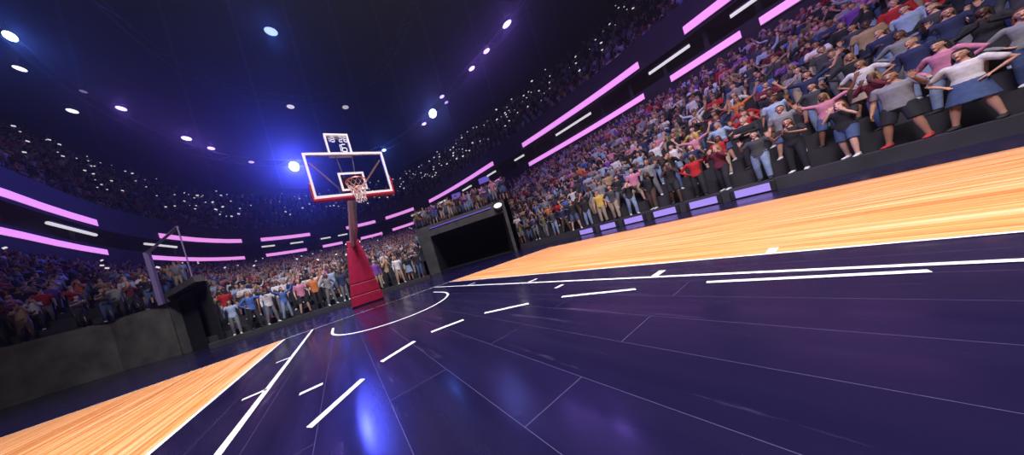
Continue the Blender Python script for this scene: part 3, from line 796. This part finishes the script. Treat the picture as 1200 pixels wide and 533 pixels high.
for s in sorted(SEATS, key=lambda s: (s['sname'], s['row'], s['k'])):
    if s['sname'] in ('terrace_end', 'terrace_right'):
        key = (s['sname'], s['row']); cnt[key] = cnt.get(key, 0)+1; s['ord'] = cnt[key]
FACE = Vector((0, -3.5))
CARD = 'zero one two three four five six seven eight nine ten eleven twelve thirteen fourteen fifteen sixteen seventeen eighteen nineteen twenty'.split()+[str(i) for i in range(21, 60)]
def pick(w): return int(rng.choice(len(w), p=w))
for s in ind:
    P = PROTO[rng.randint(len(PROTO))]
    sh, pt, hr = pick(SHIRT_W), pick(PANT_W), pick(HAIR_W); sk = int(rng.choice(5, p=[.3, .3, .18, .12, .1]))
    d = (FACE-s['p'].xy).normalized(); rz = math.atan2(d.x, -d.y)+random.uniform(-.35, .35)
    r = empty('person', s['p'], rz); k = random.uniform(.93, 1.05)*(0.95 if P['fem'] else 1.0); r.scale = (k, k, k)
    top = ('sweater' if P['longs'] else 't-shirt'); bot = {'trousers': 'trousers', 'shorts': 'shorts', 'skirt': 'skirt'}[P['kind']]
    frm = f"{ordn(s['ord'])} from left, row {CARD[s['row']]} behind hoop" if s['sname'] == 'terrace_end' else f"{ordn(s['ord'])} from tunnel, row {CARD[s['row']]}, right stand"
    lab = f"person in {SHIRTS[sh][0].replace(' ', '-')} {top}, {PANTS[pt][0].replace(' ', '-')} {bot}, {P['pose']}, {frm}"
    tag(r, lab, 'person', 'spectators behind the hoop' if s['sname'] == 'terrace_end' else 'spectators in the right stand')
    sm = SHOES[pick(np.array([.45, .45, .1]))][1]
    for nm, key, m in (('body', 'body', SKIN[sk]), ('shirt', 'shirt', SHIRTS[sh][1]), (P['kind'], 'pants', PANTS[pt][1]), ('shoe', 'shoel', sm), ('shoe', 'shoer', sm), ('hair', 'hair', HAIRS[hr][1])):
        o = bpy.data.objects.new(nm, P[key]); COL.objects.link(o); o.parent = r
        o.material_slots[0].link = 'OBJECT'; o.material_slots[0].material = m
# everyone else: one mass
def mass():
    NARROW = (0, 1, 6, 7, 10, 11, 12, 13, 18, 19); hmin = min(q['h'] for q in ind)
    VV, FF, CC = [], [], []; nv = 0
    for s in SEATS:
        if id(s) in idset: continue
        i = rng.randint(len(PROTO))
        if s['h'] > hmin*.8: i = NARROW[i % len(NARROW)]
        v, f, c = (LODF if s['far'] > 34 else LOD)[i]
        d = (FACE-s['p'].xy).normalized(); rz = math.atan2(d.x, -d.y)+random.uniform(-.4, .4); k = random.uniform(.92, 1.05)
        R = np.array([[math.cos(rz), -math.sin(rz), 0], [math.sin(rz), math.cos(rz), 0], [0, 0, 1]])*k
        VV.append(v @ R.T+np.array(s['p'])); FF.append(f+nv); nv += len(v)
        pal = np.array([SKINC[int(rng.choice(5, p=[.3, .3, .18, .12, .1]))], SHIRTS[pick(SHIRT_W)][2], PANTS[pick(PANT_W)][2], HAIRS[pick(HAIR_W)][2]]+[SHOES[rng.randint(2)][2]]*2)
        CC.append(pal[c])
    V = np.vstack(VV).astype(np.float32); F = np.vstack(FF).astype(np.int32); Cc = np.vstack(CC)
    me = bpy.data.meshes.new('crowd'); me.vertices.add(len(V)); me.vertices.foreach_set('co', V.ravel())
    me.loops.add(F.size); me.loops.foreach_set('vertex_index', F.ravel())
    me.polygons.add(len(F)); me.polygons.foreach_set('loop_start', np.arange(0, F.size, 3, dtype=np.int32)); me.polygons.foreach_set('use_smooth', np.ones(len(F), bool))
    me.update(calc_edges=True)
    a = me.attributes.new('tone', 'FLOAT_COLOR', 'POINT'); a.data.foreach_set('color', np.hstack([Cc, np.ones((len(Cc), 1))]).astype(np.float32).ravel())
    m = mat('crowd_clothes', (.3, .3, .3), .8); N, L, b = nodes(m)
    at = N.new('ShaderNodeAttribute'); at.attribute_name = 'tone'; L.new(at.outputs['Color'], b.inputs['Base Color'])
    o = link('crowd', me, m); tag(o, 'dense far crowd of spectators filling the upper rows and the upper deck', 'crowd', kind='stuff')
    print('crowd', len(SEATS), len(F))
mass()
# lit phones added for bright heads and shirts in the dark upper deck
ph = MB()
for s in SEATS:
    pr = {'terrace_upper': .22, 'terrace_left': .06, 'terrace_corner': .05, 'terrace_end': .03}.get(s['sname'], 0)
    if s['row'] > 3 and random.random() < pr and id(s) not in idset:
        d = (O-s['p'].xy).normalized(); side = Vector((-d.y, d.x, 0)); c = s['p']+Vector((d.x*.3, d.y*.3, 1.55+random.uniform(0, .4)))
        R = Matrix((side, Vector((d.x, d.y, 0)), Vector((0, 0, 1)))).transposed()
        k = random.uniform(.35, 1.15)*(1 if s['h'] < 11 else .65) if s['sname'] == 'terrace_upper' else .5
        ph.box(c, (.34*k, .03, .20*k), Matrix.Rotation(random.uniform(-.6, .6), 3, Vector((d.x, d.y, 0))) @ R)
o = build(ph, 'glow_flecks', M_FLECK); tag(o, 'scattered lit phones added among the dark upper-deck crowd', 'flecks', kind='stuff')

# ------------------------------------------------------------------ light
def area(loc, target, size, power, col, spread=180, sy=None):
    l = bpy.data.lights.new('floodlight', 'AREA'); l.shape = 'RECTANGLE'; l.size = size; l.size_y = sy or size
    l.energy = power; l.color = col; l.spread = math.radians(spread)
    o = bpy.data.objects.new('floodlight', l); COL.objects.link(o); o.location = loc
    o.rotation_euler = (Vector(target)-Vector(loc)).to_track_quat('-Z', 'Y').to_euler()
area((0, -8, 24), (0, -6, 0), 9, 2450, (1, .95, .95), 75)
area((-3, -10, 20), (1, 14, 1), 4, 800, (.9, .84, 1), 66)
area((-4, -8, 18), (15, -3, 2.5), 4, 720, (.95, .82, 1), 66)
area((16, -4, 26), (25, -4, 7), 3, 900, (.5, .22, 1), 110)
W = bpy.data.worlds.new('arena_air'); S.world = W; W.use_nodes = True
bg = W.node_tree.nodes['Background']; bg.inputs[0].default_value = (.012, .012, .045, 1); bg.inputs[1].default_value = .25
vs = W.node_tree.nodes.new('ShaderNodeVolumeScatter'); vs.inputs['Density'].default_value = .0022; vs.inputs['Anisotropy'].default_value = .85; vs.inputs['Color'].default_value = (.9, .9, 1, 1)
W.node_tree.links.new(vs.outputs[0], W.node_tree.nodes['World Output'].inputs['Volume'])
S.view_settings.view_transform = 'Standard'; S.view_settings.look = 'None'; S.view_settings.exposure = 0; S.view_settings.gamma = 1; S.view_settings.use_curve_mapping = False
